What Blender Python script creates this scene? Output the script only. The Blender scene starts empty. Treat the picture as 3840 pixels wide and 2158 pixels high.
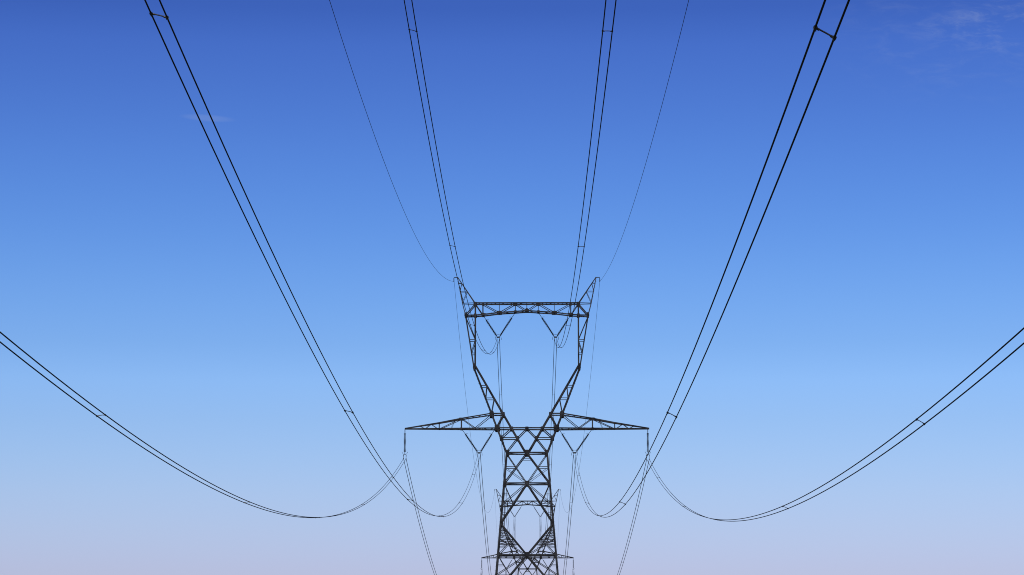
import bpy, bmesh, math, random
from mathutils import Vector, Matrix
R = math.radians
random.seed(7)
scene = bpy.context.scene
COL = scene.collection

# ------------------------------------------------------------------ camera
cam_d = bpy.data.cameras.new('camera')
cam = bpy.data.objects.new('camera', cam_d)
COL.objects.link(cam)
cam.location = (1.611, 0.0, 1.70)
cam.rotation_euler = (R(90 + 8.090), 0, 0.009867)
cam_d.sensor_width = 36.0
cam_d.lens = 9612.27 / 3840.0 * 36.0
cam_d.clip_start = 0.3
cam_d.clip_end = 60000
scene.camera = cam

# ------------------------------------------------------------------ world
SUN_EL, SUN_AZ = R(50), R(-162)          # azimuth from +Y (the way the camera looks) towards +X
world = bpy.data.worlds.new('World')
scene.world = world
world.use_nodes = True
wt = world.node_tree
wn, wl = wt.nodes, wt.links
wn.clear()
def N(kind, **kw):
    n = wn.new(kind)
    for k, v in kw.items():
        setattr(n, k, v)
    return n
def val(n, op, a, b=None):
    m = N('ShaderNodeMath', operation=op)
    for i, s in enumerate((a, b)):
        if s is None:
            continue
        if isinstance(s, (int, float)):
            m.inputs[i].default_value = s
        else:
            wl.new(s, m.inputs[i])
    return m.outputs[0]
sky = N('ShaderNodeTexSky')
sky.sky_type = 'NISHITA'
sky.sun_disc = False
sky.sun_elevation = SUN_EL
sky.sun_rotation = SUN_AZ
sky.altitude = 100
sky.air_density = 1.0
sky.dust_density = 0.6
sky.ozone_density = 1.6
tc = N('ShaderNodeTexCoord')
sep = N('ShaderNodeSeparateXYZ')
wl.new(tc.outputs['Generated'], sep.inputs[0])
X, Y, Z = sep.outputs
# air near the horizon of this dry evening haze: tint by elevation of the view direction
elev = N('ShaderNodeMapRange')
elev.inputs['From Min'].default_value = 0.0
elev.inputs['From Max'].default_value = 0.32
wl.new(Z, elev.inputs['Value'])
TINT = [(0.0, (1, 1, 1)), (1.0, (1, 1, 1))]
#TINT-BEGIN
TINT = [(0.0, (0.7201, 0.747, 1.2597)),
        (0.1005, (0.7201, 0.747, 1.2597)),
        (0.1454, (0.7127, 0.7719, 1.2336)),
        (0.1903, (0.6982, 0.7918, 1.2197)),
        (0.2353, (0.663, 0.7988, 1.2189)),
        (0.2804, (0.6248, 0.7953, 1.2182)),
        (0.3259, (0.5998, 0.8115, 1.2659)),
        (0.371, (0.5207, 0.7511, 1.2148)),
        (0.416, (0.4768, 0.7239, 1.2177)),
        (0.461, (0.4323, 0.6867, 1.2096)),
        (0.5058, (0.3897, 0.642, 1.1926)),
        (0.5506, (0.359, 0.6009, 1.1717)),
        (0.5951, (0.3327, 0.5583, 1.1443)),
        (0.6395, (0.3063, 0.5111, 1.1035)),
        (0.6837, (0.2847, 0.4704, 1.0656)),
        (0.7276, (0.2637, 0.4327, 1.0326)),
        (0.7712, (0.2158, 0.3609, 0.9202)),
        (1.0, (0.2158, 0.3609, 0.9202))]
#TINT-END
ramp = N('ShaderNodeValToRGB')
cr = ramp.color_ramp
cr.interpolation = 'LINEAR'
while len(cr.elements) < len(TINT):
    cr.elements.new(0.5)
for e, (p, c) in zip(cr.elements, TINT):
    e.position = p
    e.color = (c[0] / 4, c[1] / 4, c[2] / 4, 1)
wl.new(elev.outputs[0], ramp.inputs[0])
four = N('ShaderNodeVectorMath', operation='SCALE')
four.inputs['Scale'].default_value = 4.0
wl.new(ramp.outputs[0], four.inputs[0])
mul = N('ShaderNodeVectorMath', operation='MULTIPLY')
wl.new(sky.outputs[0], mul.inputs[0])
wl.new(four.outputs[0], mul.inputs[1])
# thin high cirrus, laid out by direction on the sky
u = val(None, 'DIVIDE', X, Y)
w = val(None, 'DIVIDE', Z, Y)
def blob(u0, w0, a, b, skew=0.0):
    du = val(None, 'SUBTRACT', u, u0)
    dw = val(None, 'SUBTRACT', w, w0)
    if skew:
        dw = val(None, 'ADD', dw, val(None, 'MULTIPLY', du, skew))
    r2 = val(None, 'ADD', val(None, 'POWER', val(None, 'DIVIDE', du, a), 2.0),
             val(None, 'POWER', val(None, 'DIVIDE', dw, b), 2.0))
    m = N('ShaderNodeMapRange', interpolation_type='SMOOTHSTEP')
    m.inputs['From Min'].default_value = 1.0
    m.inputs['From Max'].default_value = 0.0
    wl.new(r2, m.inputs['Value'])
    return m.outputs[0]
cmb = N('ShaderNodeCombineXYZ')
wl.new(val(None, 'MULTIPLY', u, 75.0), cmb.inputs[0])
wl.new(val(None, 'MULTIPLY', w, 210.0), cmb.inputs[1])
noise = N('ShaderNodeTexNoise')
noise.inputs['Scale'].default_value = 1.0
noise.inputs['Detail'].default_value = 9.0
noise.inputs['Roughness'].default_value = 0.66
noise.inputs['Distortion'].default_value = 0.6
wl.new(cmb.outputs[0], noise.inputs['Vector'])
puff = N('ShaderNodeMapRange', interpolation_type='SMOOTHSTEP')
puff.inputs['From Min'].default_value = 0.42
puff.inputs['From Max'].default_value = 0.80
wl.new(noise.outputs['Fac'], puff.inputs['Value'])
cor = val(None, 'MULTIPLY', val(None, 'ADD', blob(0.195, 0.247, 0.050, 0.014),
                                val(None, 'MULTIPLY', blob(0.165, 0.245, 0.06, 0.035), 0.45)), puff.outputs[0])
wisp = val(None, 'MULTIPLY', blob(-0.1310, 0.2105, 0.0125, 0.0017, 0.08),
           val(None, 'ADD', val(None, 'MULTIPLY', noise.outputs['Fac'], 0.5), 0.12))
ground_side = val(None, 'GREATER_THAN', Y, 0.05)
cl = val(None, 'MULTIPLY', val(None, 'ADD', val(None, 'MULTIPLY', cor, 0.14), val(None, 'MULTIPLY', wisp, 0.26)), ground_side)
mix = N('ShaderNodeMix', data_type='RGBA')
wl.new(cl, mix.inputs['Factor'])
wl.new(mul.outputs[0], mix.inputs['A'])
mix.inputs['B'].default_value = (4.9, 5.6, 6.6, 1)
bg = N('ShaderNodeBackground')
bg.inputs['Strength'].default_value = 0.10
wl.new(mix.outputs['Result'], bg.inputs['Color'])
out = N('ShaderNodeOutputWorld')
wl.new(bg.outputs[0], out.inputs[0])

# ------------------------------------------------------------------ sun
sun_d = bpy.data.lights.new('sun', 'SUN')
sun_d.energy = 2.6
sun_d.angle = R(0.5)
sun_d.color = (1.0, 0.95, 0.87)
sun = bpy.data.objects.new('sun', sun_d)
COL.objects.link(sun)
sdir = Vector((math.sin(SUN_AZ) * math.cos(SUN_EL), math.cos(SUN_AZ) * math.cos(SUN_EL), math.sin(SUN_EL)))
sun.rotation_euler = sdir.to_track_quat('Z', 'Y').to_euler()
sun.location = (0, 0, 200)

scene.cycles.pixel_filter_type = 'BLACKMAN_HARRIS'
scene.cycles.filter_width = 1.0
vs = scene.view_settings
vs.view_transform = 'Standard'
vs.look = 'None'
vs.exposure = 0.0
vs.gamma = 1.0
vs.use_curve_mapping = False

# ------------------------------------------------------------------ materials
def mat(name, c1, c2, rough, metal=0.0, scale=3.0, bump=0.0, obj_coords=True):
    m = bpy.data.materials.new(name)
    m.use_nodes = True
    t = m.node_tree
    b = t.nodes['Principled BSDF']
    tx = t.nodes.new('ShaderNodeTexCoord')
    nz = t.nodes.new('ShaderNodeTexNoise')
    nz.inputs['Scale'].default_value = scale
    nz.inputs['Detail'].default_value = 5
    rp = t.nodes.new('ShaderNodeValToRGB')
    rp.color_ramp.elements[0].position = 0.35
    rp.color_ramp.elements[1].position = 0.68
    rp.color_ramp.elements[0].color = (*c1, 1)
    rp.color_ramp.elements[1].color = (*c2, 1)
    t.links.new(tx.outputs['Object'], nz.inputs['Vector'])
    t.links.new(nz.outputs['Fac'], rp.inputs[0])
    t.links.new(rp.outputs[0], b.inputs['Base Color'])
    b.inputs['Roughness'].default_value = rough
    b.inputs['Metallic'].default_value = metal
    b.inputs['Specular IOR Level'].default_value = 0.25
    if bump:
        bp = t.nodes.new('ShaderNodeBump')
        bp.inputs['Strength'].default_value = bump
        t.links.new(nz.outputs['Fac'], bp.inputs['Height'])
        t.links.new(bp.outputs[0], b.inputs['Normal'])
    return m
M_STEEL = mat('weathered_steel', (0.008, 0.008, 0.008), (0.052, 0.049, 0.045), 0.6, 0.0, 0.8)
M_PLATE = mat('gusset_steel', (0.014, 0.0125, 0.011), (0.035, 0.031, 0.027), 0.7, 0.0, 2.0)
M_WIRE = mat('weathered_conductor', (0.010, 0.010, 0.010), (0.020, 0.019, 0.018), 0.8, 0.0, 0.8)
M_CLAMP = mat('spacer_metal', (0.03, 0.028, 0.026), (0.07, 0.066, 0.06), 0.35, 0.6, 12.0)
M_DISC = mat('dark_porcelain', (0.010, 0.008, 0.007), (0.022, 0.016, 0.012), 0.35, 0.0, 4.0)
M_CONC = mat('footing_concrete', (0.25, 0.24, 0.22), (0.38, 0.36, 0.33), 0.9, 0.0, 5.0, 0.3)
M_FIELD = mat('field_grass', (0.045, 0.060, 0.018), (0.12, 0.11, 0.045), 0.95, 0.0, 0.05, 0.2)

# ------------------------------------------------------------------ helpers
class MB:
    scale = 1.0
    def __init__(self):
        self.v, self.f, self.k = [], [], 0
    def add(self, vs_, fs_):
        o = len(self.v)
        self.v += [tuple(a) for a in vs_]
        self.f += [tuple(i + o for i in f) for f in fs_]
    def angle(self, p, q, w, t=None, ref=(0, 1, 0)):
        """steel angle section from p to q"""
        p, q = Vector(p), Vector(q)
        w = w * MB.scale
        t = t or max(0.012, w * 0.14)
        self.k += 1
        jit = ((self.k * 7919) % 13 - 6) * 0.0007
        d = (q - p)
        if d.length < 1e-4:
            return
        d.normalize()
        a = Vector(ref)
        if abs(a.dot(d)) > 0.95:
            a = Vector((1, 0, 0))
        b = d.cross(a).normalized()
        a = b.cross(d).normalized()
        h = w / 2
        prof = [(-h, -h), (h, -h), (h, -h + t), (-h + t, -h + t), (-h + t, h), (-h, h)]
        vs_ = []
        for e in (p, q):
            for (x, y) in prof:
                vs_.append(e + b * x + a * (y + jit))
        fs_ = [(i, (i + 1) % 6, (i + 1) % 6 + 6, i + 6) for i in range(6)]
        fs_ += [(5, 4, 3, 2, 1, 0), (6, 7, 8, 9, 10, 11)]
        self.add(vs_, fs_)
    def tube(self, pts, r, n=6, caps=True):
        pts = [Vector(p) for p in pts]
        vs_, fs_ = [], []
        for i, p in enumerate(pts):
            d = (pts[min(i + 1, len(pts) - 1)] - pts[max(i - 1, 0)]).normalized()
            a = Vector((0, 0, 1)) if abs(d.z) < 0.9 else Vector((0, 1, 0))
            b = d.cross(a).normalized()
            a = b.cross(d)
            rr = r[i] if isinstance(r, (list, tuple)) else r
            for k in range(n):
                t = 2 * math.pi * k / n
                vs_.append(p + b * (math.cos(t) * rr) + a * (math.sin(t) * rr))
        for i in range(len(pts) - 1):
            for k in range(n):
                k2 = (k + 1) % n
                fs_.append((i * n + k, i * n + k2, (i + 1) * n + k2, (i + 1) * n + k))
        if caps:
            fs_.append(tuple(range(n))[::-1])
            fs_.append(tuple((len(pts) - 1) * n + k for k in range(n)))
        self.add(vs_, fs_)
    def prism_y(self, poly, y0, y1):
        """plate: polygon in xz pulled along y"""
        n = len(poly)
        vs_ = [(x, y0, z) for x, z in poly] + [(x, y1, z) for x, z in poly]
        fs_ = [tuple(range(n)), tuple(range(2 * n - 1, n - 1, -1))]
        fs_ += [(i, i + n, (i + 1) % n + n, (i + 1) % n) for i in range(n)]
        self.add(vs_, fs_)
    def box(self, c, s):
        cx, cy, cz = c
        hx, hy, hz = s[0] / 2, s[1] / 2, s[2] / 2
        self.prism_y([(cx - hx, cz - hz), (cx + hx, cz - hz), (cx + hx, cz + hz), (cx - hx, cz + hz)], cy - hy, cy + hy)
    def build(self, name, m, parent=None, smooth=False, loc=(0, 0, 0)):
        me = bpy.data.meshes.new(name)
        me.from_pydata(self.v, [], self.f)
        me.validate()
        bm = bmesh.new()
        bm.from_mesh(me)
        bmesh.ops.recalc_face_normals(bm, faces=bm.faces)
        bm.to_mesh(me)
        bm.free()
        if smooth:
            for p in me.polygons:
                p.use_smooth = True
        me.materials.append(m)
        o = bpy.data.objects.new(name, me)
        COL.objects.link(o)
        o.location = loc
        if parent:
            o.parent = parent
        return o

def thing(name, label, cat, loc=(0, 0, 0), group=None):
    o = bpy.data.objects.new(name, None)
    COL.objects.link(o)
    o.location = loc
    o['label'] = label
    o['category'] = cat
    if group:
        o['group'] = group
    return o

def copy_tree(o, parent=None):
    c = o.copy()
    COL.objects.link(c)
    if parent:
        c.parent = parent
    for ch in [k for k in COL.objects if k.parent == o]:
        copy_tree(ch, c)
    return c

# ------------------------------------------------------------------ ground
NEAR_Y, FAR_Y, NEXT_Y = 400.0, 898.0, 1396.0
FAR_X, FAR_Z = -1.85, -2.1
def ground_z(y):
    pts = [(-1e6, 0), (NEAR_Y, 0), (FAR_Y, FAR_Z), (1150, -12), (NEXT_Y, -27), (1800, -34), (1e6, -34)]
    for (a, za), (b, zb) in zip(pts, pts[1:]):
        if y <= b:
            t = (y - a) / (b - a)
            return za + (zb - za) * t
xs = [-40000, -12000, -4000, -1500, -700, -350, -150, -50, 0, 50, 150, 350, 700, 1500, 4000, 12000, 40000]
ys = [-20000, -5000, -1500, -500, -100, 0, 100, 250, 400, 560, 720, 898, 1020, 1150, 1270, 1396, 1800, 3000, 8000, 20000, 50000]
g = MB()
g.add([(x, y, ground_z(y)) for y in ys for x in xs],
      [(j * len(xs) + i, j * len(xs) + i + 1, (j + 1) * len(xs) + i + 1, (j + 1) * len(xs) + i)
       for j in range(len(ys) - 1) for i in range(len(xs) - 1)])
go = g.build('ground', M_FIELD)
go['kind'] = 'structure'

# ------------------------------------------------------------------ pylon
def hw(z):                       # half width of the body below the waist
    return 3.16 + 0.086 * (32.4 - z)
def hd(z):                       # half depth
    if z <= 32.4:
        return 1.9 + 0.053 * (32.4 - z)
    if z <= 56:
        return 1.9 - 0.04 * (z - 32.4)
    return max(0.07, 0.956 - (z - 56) * 0.215)
LEG, CHORD, DIAG, THIN, FINE = 0.27, 0.20, 0.15, 0.105, 0.07

def gusset(parent, x, z, y, pts, name='gusset_plate'):
    m = MB()
    poly = [(x + a, z + b) for a, b in pts]
    m.prism_y(poly, y - 0.016, y + 0.016)
    return m.build(name, M_PLATE, parent)
def octo(a, b, c=0.3):
    ca, cb = a * c, b * c
    return [(-a + ca, -b), (a - ca, -b), (a, -b + cb), (a, b - cb), (a - ca, b), (-a + ca, b), (-a, b - cb), (-a, -b + cb)]

def make_pylon(label, loc, tip, thick=1.0):
    MB.scale = thick
    root = thing('transmission_pylon', label, 'pylon', loc, 'lattice steel pylons along the power line')
    F = (-1, 1)
    def P(x, z, f, dep=None):
        return (x, f * (hd(z) if dep is None else dep), z)
    # legs
    for sx in (-1, 1):
        for f in F:
            m = MB()
            m.angle((sx * hw(0), f * hd(0), -0.3), P(sx * hw(32.4), 32.4, f), LEG)
            if f == -1:
                z = 3.0
                while z < 32:
                    m.box((sx * (hw(z) + 0.16), f * hd(z), z), (0.20, 0.03, 0.035))
                    z += 0.62
            m.build('leg', M_STEEL, root)
            c = MB()
            c.box((sx * (hw(0) + 0.02), f * (hd(0) + 0.02), 0.1), (1.1, 1.1, 0.8))
            c.build('footing', M_CONC, root)
    # the two wide faces of the body
    for f in F:
        m = MB()
        plates = []
        def a(x1, z1, x2, z2, wdt, both=True, m=m, f=f):
            m.angle(P(x1, z1, f), P(x2, z2, f), wdt)
            if both:
                m.angle(P(-x1, z1, f), P(-x2, z2, f), wdt)
        for z in (32.4, 27.64, 16.54, 5.6):
            m.angle(P(-hw(z), z, f), P(hw(z), z, f), CHORD)
        # waist panel
        a(0, 32.4, hw(27.64), 27.64, DIAG * 1.15)
        a(hw(32.3), 32.3, 0, 27.64, THIN * 1.1)
        a(hw(30.2), 30.2, 1.72, 30.15, THIN)
        a(hw(30.2), 30.1, 0, 27.7, FINE)
        m.angle(P(-0.62, 31.45, f), P(0.62, 31.45, f), FINE)
        # big K panels
        for zc, zl, s in ((27.64, 21.47, 1), (16.54, 21.47, -1), (16.54, 10.6, 1), (5.6, 10.6, -1), (5.6, 0.0, 1)):
            a(0, zc, hw(zl), zl, DIAG * 1.35)
            zm = zc + (zl - zc) * 0.52
            xm = hw(zl) * 0.52
            a(hw(zc) - 0.02, zc, xm, zm, THIN)
            a(0.1, zc, hw(zm), zm, THIN)
            a(xm, zm, hw(zm), zm, FINE)
            zq = zc + (zl - zc) * 0.26
            a(hw(zq), zq, hw(zc) - (hw(zc) - xm) * 0.5, zc + (zm - zc) * 0.5, FINE)
            if s == -1:
                for t in (0.36, 0.46, 0.60, 0.70, 0.80, 0.90):
                    z = zc + (zl - zc) * t
                    a(hw(z), z, hw(zl) * t, z, 0.09)
                    z2 = zc + (zl - zc) * (t - 0.09)
                    a(hw(z), z, hw(zl) * t - 0.05 + 0.1, z2, 0.07)
            else:
                for t in (0.75,):
                    z = zc + (zl - zc) * t
                    a(hw(z), z, hw(zl) * t, z, FINE)
        lat = m.build('body_lattice', M_STEEL, root)
        for (x, z, pa, pb) in ((0, 32.4, 0.34, 0.42), (0, 27.64, 0.30, 0.34), (0, 16.54, 0.34, 0.42), (0, 5.6, 0.34, 0.4)):
            gusset(lat, x, z, f * (hd(z) + 0.035), octo(pa, pb))
        for z, pa, pb in ((32.4, 0.26, 0.42), (27.64, 0.24, 0.36), (21.47, 0.22, 0.45), (16.54, 0.24, 0.4), (10.6, 0.22, 0.4)):
            for sx in (-1, 1):
                gusset(lat, sx * (hw(z) - 0.12), z, f * (hd(z) + 0.035), octo(pa, pb))
    # narrow faces and inner diaphragms
    for sx in (-1, 1):
        m = MB()
        zz = [0.3, 5.6, 10.6, 13.6, 16.54, 19.0, 21.47, 24.4, 27.64, 30.2, 32.4]
        for i, z in enumerate(zz):
            x = sx * hw(z)
            m.angle((x, -hd(z), z), (x, hd(z), z), THIN, ref=(1, 0, 0))
            if i:
                z0 = zz[i - 1]
                x0 = sx * hw(z0)
                m.angle((x0, -hd(z0), z0), (x, hd(z), z), THIN, ref=(1, 0, 0))
                m.angle((x0, hd(z0), z0), (x, -hd(z), z), THIN, ref=(1, 0, 0))
        m.build('side_lattice', M_STEEL, root)
    for z in (32.4, 27.64, 16.54, 5.6):
        m = MB()
        for sx in (-1, 1):
            m.angle((0, -hd(z), z - 0.03), (sx * hw(z), 0, z - 0.03), FINE, ref=(0, 0, 1))
            m.angle((0, hd(z), z - 0.03), (sx * hw(z), 0, z - 0.03), FINE, ref=(0, 0, 1))
        m.build('diaphragm', M_STEEL, root)
    # centre web between waist and cross arm level
    m = MB()
    for f in F:
        m.angle(P(-4.64, 36.25, f), P(4.64, 36.25, f), CHORD)
        for s in (-1, 1):
            m.angle(P(s * 2.41, 36.2, f), P(s * 4.02, 34.78, f), DIAG)
            m.angle(P(0, 36.2, f), P(s * 1.47, 34.68, f), DIAG)
            m.angle(P(s * 1.47, 34.68, f), P(s * 3.16, 32.5, f), DIAG)
            m.angle(P(s * 4.02, 34.70, f), P(s * 1.47, 34.70, f), DIAG)
    for s in (-1, 1):
        for x, z in ((2.41, 36.2), (1.47, 34.68), (4.02, 34.75)):
            m.angle((s * x, -hd(z), z), (s * x, hd(z), z), FINE, ref=(1, 0, 0))
    m.angle((0, -hd(36.2), 36.2), (0, hd(36.2), 36.2), THIN, ref=(1, 0, 0))
    web = m.build('waist_lattice', M_STEEL, root)
    for f in F:
        gusset(web, 0, 36.2, f * (hd(36.2) + 0.035), octo(0.28, 0.24))
        for s in (-1, 1):
            gusset(web, s * 2.41, 36.2, f * (hd(36.2) + 0.035), octo(0.28, 0.26))
            gusset(web, s * 1.47, 34.68, f * (hd(34.7) + 0.035), octo(0.26, 0.3))
            gusset(web, s * 4.0, 34.76, f * (hd(34.7) + 0.035), octo(0.25, 0.3))
    # head columns
    def xo(z):
        return 3.16 + (8.32 - 3.16) * (z - 32.4) / (45.8 - 32.4)
    def xi(z):
        return 8.17 * (z - 32.0) / (46.2 - 32.0)
    for s in (-1, 1):
        m = MB()
        for f in F:
            m.angle(P(s * xo(32.4), 32.4, f), P(s * 8.30, 45.8, f), LEG * 0.9)
            m.angle(P(s * 0.12, 32.3, f), P(s * 8.14, 46.2, f), LEG * 0.85)
            m.angle(P(s * 8.30, 45.8, f), P(s * 9.64, 54.1, f), CHORD)
            m.angle(P(s * 8.12, 46.1, f), P(s * 8.10, 56.0, f), CHORD)
            # lower bracing
            m.angle(P(s * xo(38.5), 38.5, f), P(s * xi(38.5), 38.5, f), CHORD)
            m.angle(P(s * xi(38.4), 38.4, f), P(s * xo(36.4), 36.4, f), DIAG * 1.2)
            m.angle(P(s * xo(40.94), 40.94, f), P(s * xi(40.94), 40.94, f), THIN)
            m.angle(P(s * xi(40.9), 40.9, f), P(s * xo(38.6), 38.6, f), THIN)
            m.angle(P(s * xo(42.9), 42.9, f), P(s * xi(42.9), 42.9, f), THIN)
            m.angle(P(s * xi(42.9), 42.9, f), P(s * xo(40.94), 40.94, f), THIN)
            # upper bracing
            m.angle(P(s * 9.01, 50.15, f), P(s * 8.10, 50.15, f), THIN)
            m.angle(P(s * 8.64, 48.03, f), P(s * 8.10, 48.03, f), THIN)
            m.angle(P(s * 9.58, 53.8, f), P(s * 8.12, 50.3, f), THIN)
            m.angle(P(s * 8.12, 50.0, f), P(s * 8.68, 48.2, f), THIN)
        # lacing between the front and back chords
        z, f = 33.2, -1
        while z < 45.2:
            m.angle((s * xo(z), f * hd(z), z), (s * xo(z + 0.95), -f * hd(z + 0.95), z + 0.95), FINE, ref=(1, 0, 0))
            if z > 34:
                m.angle((s * xi(z), f * hd(z), z), (s * xi(z + 0.95), -f * hd(z + 0.95), z + 0.95), FINE, ref=(1, 0, 0))
            z += 0.95
            f = -f
        z = 46.2
        while z < 53.4:
            xa = 8.30 + (z - 45.8) * (1.34 / 8.3)
            xb = 8.30 + (z + 0.9 - 45.8) * (1.34 / 8.3)
            m.angle((s * xa, f * hd(z), z), (s * xb, -f * hd(z + 0.9), z + 0.9), FINE, ref=(1, 0, 0))
            m.angle((s * 8.11, f * hd(z), z), (s * 8.11, -f * hd(z + 0.9), z + 0.9), FINE, ref=(1, 0, 0))
            z += 0.9
            f = -f
        for z in (38.5, 40.94, 42.9, 45.9):
            m.angle((s * xo(z), -hd(z), z), (s * xo(z), hd(z), z), THIN, ref=(1, 0, 0))
        # step bolts up the outer chord
        z = 33.0
        while z < 45.4:
            m.box((s * (xo(z) + 0.17), -hd(z), z), (0.20, 0.03, 0.035))
            z += 0.6
        co = m.build('head_column', M_STEEL, root)
        for f in F:
            gusset(co, s * 5.5, 38.45, f * (hd(38.5) + 0.035), octo(0.34, 0.42))
            gusset(co, s * 3.72, 38.4, f * (hd(38.5) + 0.035), octo(0.28, 0.34))
            gusset(co, s * 4.62, 36.3, f * (hd(36.3) + 0.04), octo(0.40, 0.45))
            gusset(co, s * 8.24, 45.95, f * (hd(46) + 0.035), octo(0.20, 0.45))
    # top beam
    m = MB()
    bx = [(9.64, 54.02), (8.1, 54.06), (6.91, 54.14), (4.33, 54.47), (1.80, 54.62), (0, 54.76)]
    for f in F:
        m.angle(P(-8.09, 56.0, f, .95), P(8.09, 56.0, f, .95), CHORD)
        for s in (-1, 1):
            m.angle(P(s * 8.09, 56.0, f, .95), P(s * 10.15, 56.0, f, .5), THIN)
            for (x1, z1), (x2, z2) in zip(bx, bx[1:]):
                m.angle(P(s * x1, z1, f, .98), P(s * x2, z2, f, .98), CHORD)
            m.angle(P(s * 8.05, 55.9, f, .97), P(s * 9.6, 54.1, f, .97), DIAG * 1.1)
            m.angle(P(s * 8.1, 55.9, f, .96), P(s * 6.95, 54.2, f, .96), THIN)
            m.angle(P(s * 6.91, 56.0, f, .97), P(s * 6.91, 54.14, f, .97), DIAG)
            m.angle(P(s * 6.85, 55.85, f, .96), P(s * 4.4, 54.5, f, .96), THIN)
            m.angle(P(s * 4.33, 56.0, f, .96), P(s * 4.33, 54.47, f, .96), FINE)
            m.angle(P(s * 4.25, 54.5, f, .97), P(s * 1.85, 55.9, f, .97), THIN * 1.1)
            m.angle(P(s * 1.80, 56.0, f, .96), P(s * 1.80, 54.6, f, .96), THIN)
            m.angle(P(s * 1.75, 55.9, f, .97), P(s * 0.06, 54.8, f, .97), THIN * 1.1)
        m.angle(P(0, 56.0, f, .96), P(0, 54.76, f, .96), THIN)
    bxx = [-9.64, -8.1, -6.91, -5.6, -4.33, -3.1, -1.8, 0, 1.8, 3.1, 4.33, 5.6, 6.91, 8.1, 9.64]
    for i, x in enumerate(bxx):
        ax = abs(x)
        zb = 54.76 - 0.0085 * ax * ax
        m.angle((x, -.95, zb), (x, .95, zb), FINE, ref=(0, 0, 1))
        if ax < 9:
            m.angle((x, -.95, 56), (x, .95, 56), FINE, ref=(0, 0, 1))
        if i:
            x0 = bxx[i - 1]
            sg = 1 if i % 2 else -1
            m.angle((x0, -.95 * sg, 54.76 - 0.0085 * x0 * x0), (x, .95 * sg, zb), FINE, ref=(0, 0, 1))
            if ax < 9 and abs(x0) < 9:
                m.angle((x0, -.95 * sg, 56), (x, .95 * sg, 56), 0.05, ref=(0, 0, 1))
    for s in (-1, 1):                       # hanger bars for the V strings
        m.angle((s * 6.83, -.95, 54.05), (s * 6.83, .95, 54.05), THIN, ref=(0, 0, 1))
        m.angle((s * 1.88, -.95, 54.52), (s * 1.88, .95, 54.52), THIN, ref=(0, 0, 1))
    beam = m.build('top_beam', M_STEEL, root)
    for f in F:
        y = f * 1.01
        gusset(beam, 0, 54.84, y, [(-0.42, -0.2), (0.42, -0.2), (0.30, 0.10), (0.12, 0.30), (-0.12, 0.30), (-0.30, 0.10)])
        for s in (-1, 1):
            gusset(beam, s * 8.1, 55.85, y, octo(0.28, 0.30))
            gusset(beam, s * 9.6, 54.15, y, octo(0.20, 0.34))
            gusset(beam, s * 8.1, 54.08, y, octo(0.22, 0.24))
            gusset(beam, s * 6.91, 54.2, y, octo(0.26, 0.22))
            gusset(beam, s * 4.33, 54.52, y, octo(0.42, 0.20))
            gusset(beam, s * 1.82, 55.92, y, octo(0.36, 0.17))
            gusset(beam, s * 6.88, 55.92, y, octo(0.20, 0.16))
            gusset(beam, s * 1.80, 54.66, y, octo(0.24, 0.14))
    # lower cross arms
    n2x = 4.64
    def ad(x):
        return max(0.05, 1.75 * (tip - x) / (tip - n2x))
    k = (tip - 5.5) / (19.06 - 5.5)
    def ax_(x):
        return 5.5 + (x - 5.5) * k if x > 5.5 else x
    def ztop(x):                              # along the upper chord
        pts = [(5.5, 38.52), (ax_(10.25), 37.78), (ax_(13.72), 37.14), (tip, 36.3)]
        for (a_, za), (b_, zb) in zip(pts, pts[1:]):
            if x <= b_ + 1e-6:
                return za + (zb - za) * (x - a_) / (b_ - a_)
        return 36.3
    for s in (-1, 1):
        m = MB()
        def q(x, z, f):
            return (s * x, f * ad(x), z)
        for f in F:
            m.angle(q(n2x, 36.22, f), q(tip, 36.22, f), CHORD * 1.05)
            for a_, b_ in ((5.5, ax_(10.25)), (ax_(10.25), ax_(13.72)), (ax_(13.72), tip)):
                m.angle(q(a_, ztop(a_), f), q(b_, ztop(b_), f), CHORD * 0.95)
            v1, v2, bn = ax_(13.72), ax_(10.25), ax_(8.07)
            m.angle(q(v1, 36.22, f), q(v1, ztop(v1), f), THIN * 1.1)
            m.angle(q(v2, 36.22, f), q(v2, ztop(v2), f), DIAG)
            m.angle(q(5.6, 38.3, f), q(bn, 36.3, f), THIN)
            m.angle(q(bn, 36.3, f), q(v2 - 0.1, ztop(v2), f), THIN)
            m.angle(q(v2 + 0.2, ztop(v2) - 0.1, f), q(v1 - 0.3, 36.3, f), THIN)
            x1, x2, x3 = ax_(14.98), ax_(15.89), ax_(16.8)
            m.angle(q(v1 + 0.3, 36.3, f), q(x1, ztop(x1), f), FINE)
            m.angle(q(x1, ztop(x1), f), q(x2, 36.25, f), FINE)
            m.angle(q(x2, 36.25, f), q(x3, ztop(x3), f), FINE)
            m.angle(q(v2 + 1.0, ztop(v2 + 1.0), f), q(v2 + 1.6, 36.25, f), 0.045)
        # plan lacing, bottom and top
        x, f, n = n2x + 0.4, -1, 0
        while x < tip - 0.9:
            st = 0.95
            m.angle((s * x, f * ad(x), 36.22), (s * (x + st), -f * ad(x + st), 36.22), FINE, ref=(0, 0, 1))
            if x > 5.6:
                m.angle((s * x, f * ad(x), ztop(x)), (s * (x + st), -f * ad(x + st), ztop(x + st)), 0.055, ref=(0, 0, 1))
            if n % 2 == 0:
                m.angle((s * x, -ad(x), 36.2), (s * x, ad(x), 36.2), FINE, ref=(0, 0, 1))
            x += st
            f = -f
            n += 1
        for x in (5.05, 10.13 if tip > 17 else 9.85):
            m.angle((s * x, -ad(x), 36.12), (s * x, ad(x), 36.12), THIN, ref=(0, 0, 1))
        m.box((s * (tip - 0.02), 0, 36.24), (0.16, 0.22, 0.22))
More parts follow.
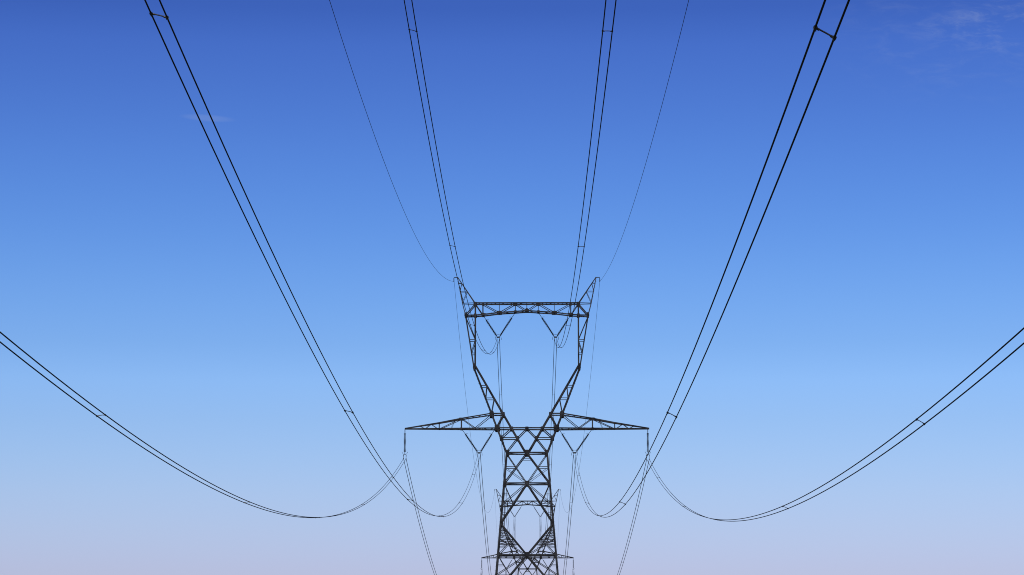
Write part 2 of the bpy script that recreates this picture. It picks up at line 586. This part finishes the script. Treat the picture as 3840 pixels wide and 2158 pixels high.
        arm = m.build('cross_arm', M_STEEL, root)
        for f in F:
            gusset(arm, s * v2, ztop(v2) - 0.02, f * (ad(v2) + 0.035), octo(0.36, 0.15))
            gusset(arm, s * v2, 36.22, f * (ad(v2) + 0.035), octo(0.24, 0.14))
            gusset(arm, s * v1, 36.22, f * (ad(v1) + 0.035), octo(0.18, 0.12))
    # earth wire peaks
    for s in (-1, 1):
        m = MB()
        for f in F:
            def q(x, z):
                return (s * x, f * (0.07 + (60.15 - z) / 4.15 * 0.86), z)
            m.angle(q(8.12, 56.0), q(10.86, 60.12), THIN * 1.15)
            m.angle(q(9.62, 54.1), q(10.13, 56.0), THIN * 1.15)
            m.angle(q(10.13, 56.0), q(10.92, 60.12), THIN * 1.15)
            m.angle(q(10.84, 59.23), q(10.24, 59.23), FINE)
            m.angle(q(10.55, 57.9), q(9.34, 57.9), FINE)
            m.angle(q(10.24, 59.2), q(10.55, 57.9), FINE)
            m.angle(q(9.36, 57.85), q(10.15, 56.1), FINE)
        for z, x in ((59.23, 10.8), (57.9, 10.53), (57.9, 9.36), (59.23, 10.26)):
            d = 0.07 + (60.15 - z) / 4.15 * 0.86
            m.angle((s * x, -d, z), (s * x, d, z), FINE, ref=(1, 0, 0))
        zz = [54.6, 55.4, 56.2, 57.0, 57.9, 58.6, 59.3]
        for i in range(len(zz) - 1):
            def xx(z):
                return 9.62 + (z - 54.1) * 0.216 if z > 56 else 9.62 + (z - 54.1) * 0.268
            d0 = 0.07 + (60.15 - zz[i]) / 4.15 * 0.86
            d1 = 0.07 + (60.15 - zz[i + 1]) / 4.15 * 0.86
            sg = 1 if i % 2 else -1
            m.angle((s * xx(zz[i]), sg * d0, zz[i]), (s * xx(zz[i + 1]), -sg * d1, zz[i + 1]), 0.055, ref=(1, 0, 0))
        z = 54.5
        while z < 59.6:
            m.box((s * (9.74 + (z - 54.1) * 0.212), -0.07 - (60.15 - z) / 4.15 * 0.86, z), (0.16, 0.025, 0.03))
            z += 0.5
        pk = m.build('earth_wire_peak', M_STEEL, root)
        b = MB()
        b.tube([(s * 10.80, 0, 60.16), (s * 11.42, 0, 60.16), (s * 11.50, 0, 60.08), (s * 11.50, 0, 59.58)], 0.062, 8)
        b.box((s * 11.50, 0, 59.52), (0.12, 0.34, 0.14))
        b.build('hanger_bracket', M_STEEL, pk)
    return root

make_pylon('large dark lattice steel pylon in front, its wide cross arm reaching out on both sides',
           (0, NEAR_Y, 0), 19.06)
make_pylon('smaller-looking distant lattice pylon seen behind and between the legs of the big pylon',
           (FAR_X, FAR_Y, FAR_Z), 16.02, 1.35)
MB.scale = 1.0

# ------------------------------------------------------------------ insulators
def disc_string(m, p, q, count, r=0.14):
    """string of insulator discs between p and q"""
    p, q = Vector(p), Vector(q)
    n = 10
    d = (q - p)
    L = d.length
    d.normalize()
    a = Vector((0, 1, 0))
    b = d.cross(a).normalized()
    step = L / count
    prof = []
    for i in range(count):
        o = i * step
        prof += [(o, 0.06), (o + step * 0.25, 0.085), (o + step * 0.42, r * 0.8), (o + step * 0.66, r),
                 (o + step * 0.74, r * 0.95), (o + step * 0.72, 0.09)]
    prof.append((L, 0.035))
    vs_, fs_ = [], []
    for (o, rr) in prof:
        c = p + d * o
        for k in range(n):
            t = 2 * math.pi * k / n
            vs_.append(c + b * (math.cos(t) * rr) + a * (math.sin(t) * rr))
    for i in range(len(prof) - 1):
        for k in range(n):
            k2 = (k + 1) % n
            fs_.append((i * n + k, i * n + k2, (i + 1) * n + k2, (i + 1) * n + k))
    fs_.append(tuple(range(n))[::-1])
    fs_.append(tuple((len(prof) - 1) * n + k for k in range(n)))
    m.add(vs_, fs_)

def clamps(root, wz, top):
    """two suspension clamps holding the twin conductor, hung from the yoke"""
    for sx in (-1, 1):
        c = MB()
        c.tube([(sx * 0.2, 0, top), (sx * 0.2, 0, wz + 0.05)], 0.03, 6)
        c.tube([(sx * 0.2, -0.28, wz + 0.02), (sx * 0.2, -0.12, wz - 0.02), (sx * 0.2, 0.12, wz - 0.02), (sx * 0.2, 0.28, wz + 0.02)],
               [0.035, 0.07, 0.07, 0.035], 8)
        c.build('suspension_clamp', M_CLAMP, root)

def make_v(label, loc, s, outer, inner, wz, group):
    """V string; origin where the two strings meet; outer/inner: (dx, dz) of the upper ends"""
    root = thing('insulator_v_string', label, 'insulator', loc, group)
    for (dx, dz) in (outer, inner):
        top = Vector((s * dx, 0, dz))
        bot = Vector((s * (0.16 if dx > 0 else -0.16), 0, 0.06))
        m = MB()
        d = bot - top
        disc_string(m, top + d * 0.20, top + d * 0.95, 19, 0.185)
        st = m.build('insulator_string', M_DISC, root, smooth=False)
        l = MB()
        l.tube([top, top + d * 0.20], 0.045, 6)
        l.tube([top + d * 0.95, bot], 0.04, 6)
        l.build('link_rod', M_CLAMP, st)
        h = MB()
        c = top + d * 0.19
        sg = -1 if top.x > 0 else 1
        h.tube([c, c + Vector((sg * 0.16, 0, 0.10)), c + Vector((sg * 0.45, 0, 0.10))], 0.022, 5)
        h.build('arcing_horn', M_CLAMP, st)
    y = MB()
    y.prism_y([(-0.24, -0.10), (0.24, -0.10), (0.24, 0.02), (0.14, 0.12), (-0.14, 0.12), (-0.24, 0.02)], -0.03, 0.03)
    yo = y.build('yoke_plate', M_CLAMP, root)
    for sx in (-1, 1):
        h = MB()
        h.tube([(sx * 0.18, 0, 0), (sx * 0.32, 0, 0.10), (sx * 0.43, 0, 0.06), (sx * 0.47, 0, -0.12), (sx * 0.48, 0, -0.40)], 0.03, 6)
        h.build('arcing_horn', M_CLAMP, yo)
    h = MB()
    h.tube([(-0.16, -0.06, 0.42), (0.16, -0.06, 0.42)], 0.025, 5)
    h.build('arcing_ring', M_CLAMP, yo)
    clamps(root, wz, -0.05)
    return root

def make_i(label, loc, wz, group):
    """suspension string; origin at the cross arm tip; wz: height of the wires below it"""
    root = thing('insulator_string', label, 'insulator', loc, group)
    m = MB()
    m.tube([(0, 0, 0.1), (0, 0, -0.62)], 0.055, 6)
    m.build('link_rod', M_CLAMP, root)
    m = MB()
    disc_string(m, (0, 0, -0.58), (0, 0, -3.52), 17, 0.20)
    m.build('insulator_discs', M_DISC, root)
    m = MB()
    m.tube([(0, 0, -3.5), (0, 0, -3.92)], 0.045, 6)
    m.tube([(-0.26, 0, -4.2), (-0.2, 0, -4.0), (0, 0, -3.88), (0.2, 0, -4.0), (0.26, 0, -4.2)], 0.045, 6)
    yo = m.build('yoke_plate', M_CLAMP, root)
    for sx in (-1, 1):
        h = MB()
        h.tube([(sx * 0.16, 0, -3.94), (sx * 0.30, 0, -3.80), (sx * 0.46, 0, -3.50)], 0.026, 6)
        h.build('arcing_horn', M_CLAMP, yo)
    clamps(root, wz, -4.1)
    return root

side = {-1: 'left', 1: 'right'}
G1, G2 = 'insulators on the big pylon', 'insulators on the distant pylon'
ATT = {}          # where each phase hangs at each pylon: x, z
near = {('outer', -1): (-19.083, 31.61), ('outer', 1): (18.889, 31.50),
        ('inner', -1): (-7.480, 32.19), ('inner', 1): (7.449, 32.09),
        ('upper', -1): (-4.495, 50.39), ('upper', 1): (4.516, 50.38)}
for s in (-1, 1):
    o = 'outer', s
    make_i('single vertical insulator string at the %s tip of the big pylon cross arm' % side[s],
           (near[o][0], NEAR_Y, 36.15), near[o][1] - 36.15, G1)
    x, z = near['inner', s]
    make_v('V of two insulator strings under the %s cross arm of the big pylon' % side[s],
           (x, NEAR_Y, 32.46), s, (10.13 - abs(x), 36.12 - 32.46), (5.05 - abs(x), 36.12 - 32.46), z - 32.46, G1)
    x, z = near['upper', s]
    make_v('V of two insulator strings under the %s half of the big pylon top beam' % side[s],
           (x, NEAR_Y, 50.66), s, (6.83 - abs(x), 54.05 - 50.66), (1.88 - abs(x), 54.5 - 50.66), z - 50.66, G1)
far = {('outer', -1): (FAR_X - 15.95, 31.6 + FAR_Z), ('outer', 1): (FAR_X + 15.95, 31.6 + FAR_Z),
       ('inner', -1): (FAR_X - 7.45, 32.1 + FAR_Z), ('inner', 1): (FAR_X + 7.45, 32.1 + FAR_Z),
       ('upper', -1): (FAR_X - 4.5, 50.38 + FAR_Z), ('upper', 1): (FAR_X + 4.5, 50.38 + FAR_Z)}
for s in (-1, 1):
    x, z = far['outer', s]
    make_i('small vertical insulator string at the %s tip of the distant pylon cross arm' % side[s],
           (x, FAR_Y, 36.15 + FAR_Z), z - 36.15 - FAR_Z, G2)
    x, z = far['inner', s]
    make_v('small V of insulators under the %s cross arm of the distant pylon' % side[s],
           (x, FAR_Y, 32.46 + FAR_Z), s, (9.85 - 7.45, 3.66), (5.05 - 7.45, 3.66), z - 32.46 - FAR_Z, G2)
    x, z = far['upper', s]
    make_v('small V of insulators under the %s half of the distant pylon top beam' % side[s],
           (x, FAR_Y, 50.66 + FAR_Z), s, (6.83 - 4.5, 3.39), (1.88 - 4.5, 3.84), z - 50.66 - FAR_Z, G2)

# ------------------------------------------------------------------ conductors
def spacer(parent, a, b, curve=0.008):
    a, b = Vector(a), Vector(b)
    mid = (a + b) / 2 + Vector((0, 0, curve))
    m = MB()
    m.tube([a, a.lerp(mid, .5) + Vector((0, 0, curve * .3)), mid, mid.lerp(b, .5) + Vector((0, 0, curve * .3)), b], 0.017, 8)
    o = m.build('spacer', M_CLAMP, parent, smooth=True)
    for p, sg in ((a, 1), (b, -1)):
        c = MB()
        c.tube([p + Vector((0, -0.065, 0)), p + Vector((0, -0.045, 0)), p + Vector((0, 0.045, 0)), p + Vector((0, 0.065, 0))],
               [0.03, 0.043, 0.043, 0.03], 8)
        dx = (b - a).normalized() * sg
        c.tube([p + dx * 0.02 + Vector((0, 0, 0.0)), p + dx * 0.085], 0.026, 8)
        c.tube([p + Vector((0, 0, -0.03)) - dx * 0.01, p + Vector((0, 0, -0.065)) + dx * 0.012], 0.014, 6)
        c.build('clamp', M_CLAMP, o)

def bundle(label, group, curves, y0, y1, r, ys_sp, rsp=True):
    root = thing('conductor_bundle', label, 'power line', (0, (y0 + y1) / 2, 0), group)
    oy = (y0 + y1) / 2
    def at(c, y):
        x, z = c(y)
        return Vector((x, y - oy, z))
    for c in curves:
        m = MB()
        n = int((y1 - y0) / 4)
        m.tube([at(c, y0 + (y1 - y0) * i / n) for i in range(n + 1)], r, 7)
        m.build('conductor', M_WIRE, root, smooth=True)
    for y in ys_sp:
        spacer(root, at(curves[0], y), at(curves[1], y))
    return root

BACK_Y = -96.0
# near span, seen overhead: drift in x, slope, curvature, twist of the pair (linear, square, at the clamp)
NS = {('outer', -1): (-0.402, 16.521, 3.496, 0.175, -0.026, 0.019),
      ('inner', -1): (0.130, 17.221, 3.749, -0.440, 0.237, -0.039),
      ('upper', -1): (0.534, 17.894, 4.190, -0.394, 0.180, -0.074),
      ('upper', 1): (-0.151, 15.613, 2.642, -0.100, 0.144, -0.032),
      ('inner', 1): (1.418, 15.829, 2.954, -0.705, 0.246, -0.080),
      ('outer', 1): (1.781, 16.176, 3.226, -0.578, -0.194, -0.017)}
SP = {('outer', -1): [-61, -1, 60, 120.4, 182, 241, 304, 365], ('outer', 1): [-71, -10, 51, 112, 175, 245, 299, 365],
      ('inner', -1): [-61, -1, 60.4, 123.7, 184, 244, 305, 366], ('inner', 1): [-78, -17, 46.4, 102.8, 166, 233, 292, 360],
      ('upper', -1): [-61, 0, 60, 126.4, 186.4, 243, 292, 350], ('upper', 1): [-75, -18, 43, 104.3, 168.5, 240, 324, 365]}
where = {'outer': 'off the arm tip', 'inner': 'off the arm', 'upper': 'off the beam'}
for (ph, s), (sx, b, a, f1, f2, f0) in NS.items():
    x0, z0 = near[ph, s]
    curves = []
    for sg in (-1, 1):
        def c(y, sg=sg, sx=sx, b=b, a=a, f1=f1, f2=f2, f0=f0, x0=x0, z0=z0):
            d = y - NEAR_Y
            t = -d / 400
            fi = f0 * min(1, t * 40) + f1 * t + f2 * t * t
            return (x0 + sx * 1e-3 * d + sg * 0.2 * math.cos(fi),
                    z0 + b * 1e-2 * d + a * 1e-4 * d * d + sg * 0.2 * math.sin(fi))
        curves.append(c)
    bundle('%s %s bundle of twin wires sweeping overhead from the big pylon, %s' % (side[s], ph, where[ph]),
           'twin power lines overhead', curves, BACK_Y, NEAR_Y, {'outer': 0.029, 'inner': 0.021, 'upper': 0.026}[ph], SP[ph, s])
def span(xa, za, ya, xb, zb, yb, a):
    def f(y):
        t = (y - ya) / (yb - ya)
        return xa + (xb - xa) * t, za + (zb - za) * t - a * (y - ya) * (yb - y)
    return f
for (ph, s) in NS:
    xa, za = near[ph, s]
    xb, zb = far[ph, s]
    cs = [span(xa + o, za, NEAR_Y, xb + o, zb, FAR_Y, 3.2e-4) for o in (-0.2, 0.2)]
    bundle('%s %s bundle of twin wires running from the big to the distant pylon' % (side[s], ph),
           'twin power lines between the two pylons', cs, NEAR_Y, FAR_Y, 0.041, [435 + 61 * i for i in range(8)])
for (ph, s) in NS:
    xa, za = far[ph, s]
    xb, zb = xa - 1.8, za - 25
    cs = [span(xa + o, za, FAR_Y, xb + o, zb, NEXT_Y, 3.2e-4) for o in (-0.2, 0.2)]
    bundle('faint %s %s bundle of twin wires dropping away beyond the distant pylon' % (side[s], ph),
           'twin power lines beyond the distant pylon', cs, FAR_Y, NEXT_Y, 0.030, [933 + 61 * i for i in range(8)])

def earth(label, group, c, y0, y1, r):
    oy = (y0 + y1) / 2
    m = MB()
    n = int((y1 - y0) / 4)
    m.tube([(*[c(y0 + (y1 - y0) * i / n)[0]], y0 + (y1 - y0) * i / n - oy, c(y0 + (y1 - y0) * i / n)[1]) for i in range(n + 1)], r, 6)
    o = m.build('earth_wire', M_WIRE, None, smooth=True, loc=(0, oy, 0))
    o['label'] = label
    o['category'] = 'earth wire'
    o['group'] = group
EW = {-1: (-11.463, 59.55, 0.00046, 0.1447, 3.116), 1: (11.494, 59.52, -0.00007, 0.1186, 2.188)}
for s, (x0, z0, sx, b, a) in EW.items():
    earth('hair-thin earth wire rising overhead from the %s peak of the big pylon' % side[s], 'earth wires',
          lambda y: (x0 + sx * (y - 400), z0 + b * (y - 400) + a * 1e-4 * (y - 400) ** 2), BACK_Y, NEAR_Y, 0.019)
    xb, zb = FAR_X + s * 11.45, 59.5 + FAR_Z
    earth('faint earth wire running from the %s peak of the big pylon to the distant pylon' % side[s], 'earth wires',
          span(x0, z0, NEAR_Y, xb, zb, FAR_Y, 3.1e-4), NEAR_Y, FAR_Y, 0.020)
    earth('very faint earth wire dropping away beyond the %s peak of the distant pylon' % side[s], 'earth wires',
          span(xb, zb, FAR_Y, xb - 1.8, zb - 25, NEXT_Y, 3.0e-4), FAR_Y, NEXT_Y, 0.016)

scene.render.film_transparent = False
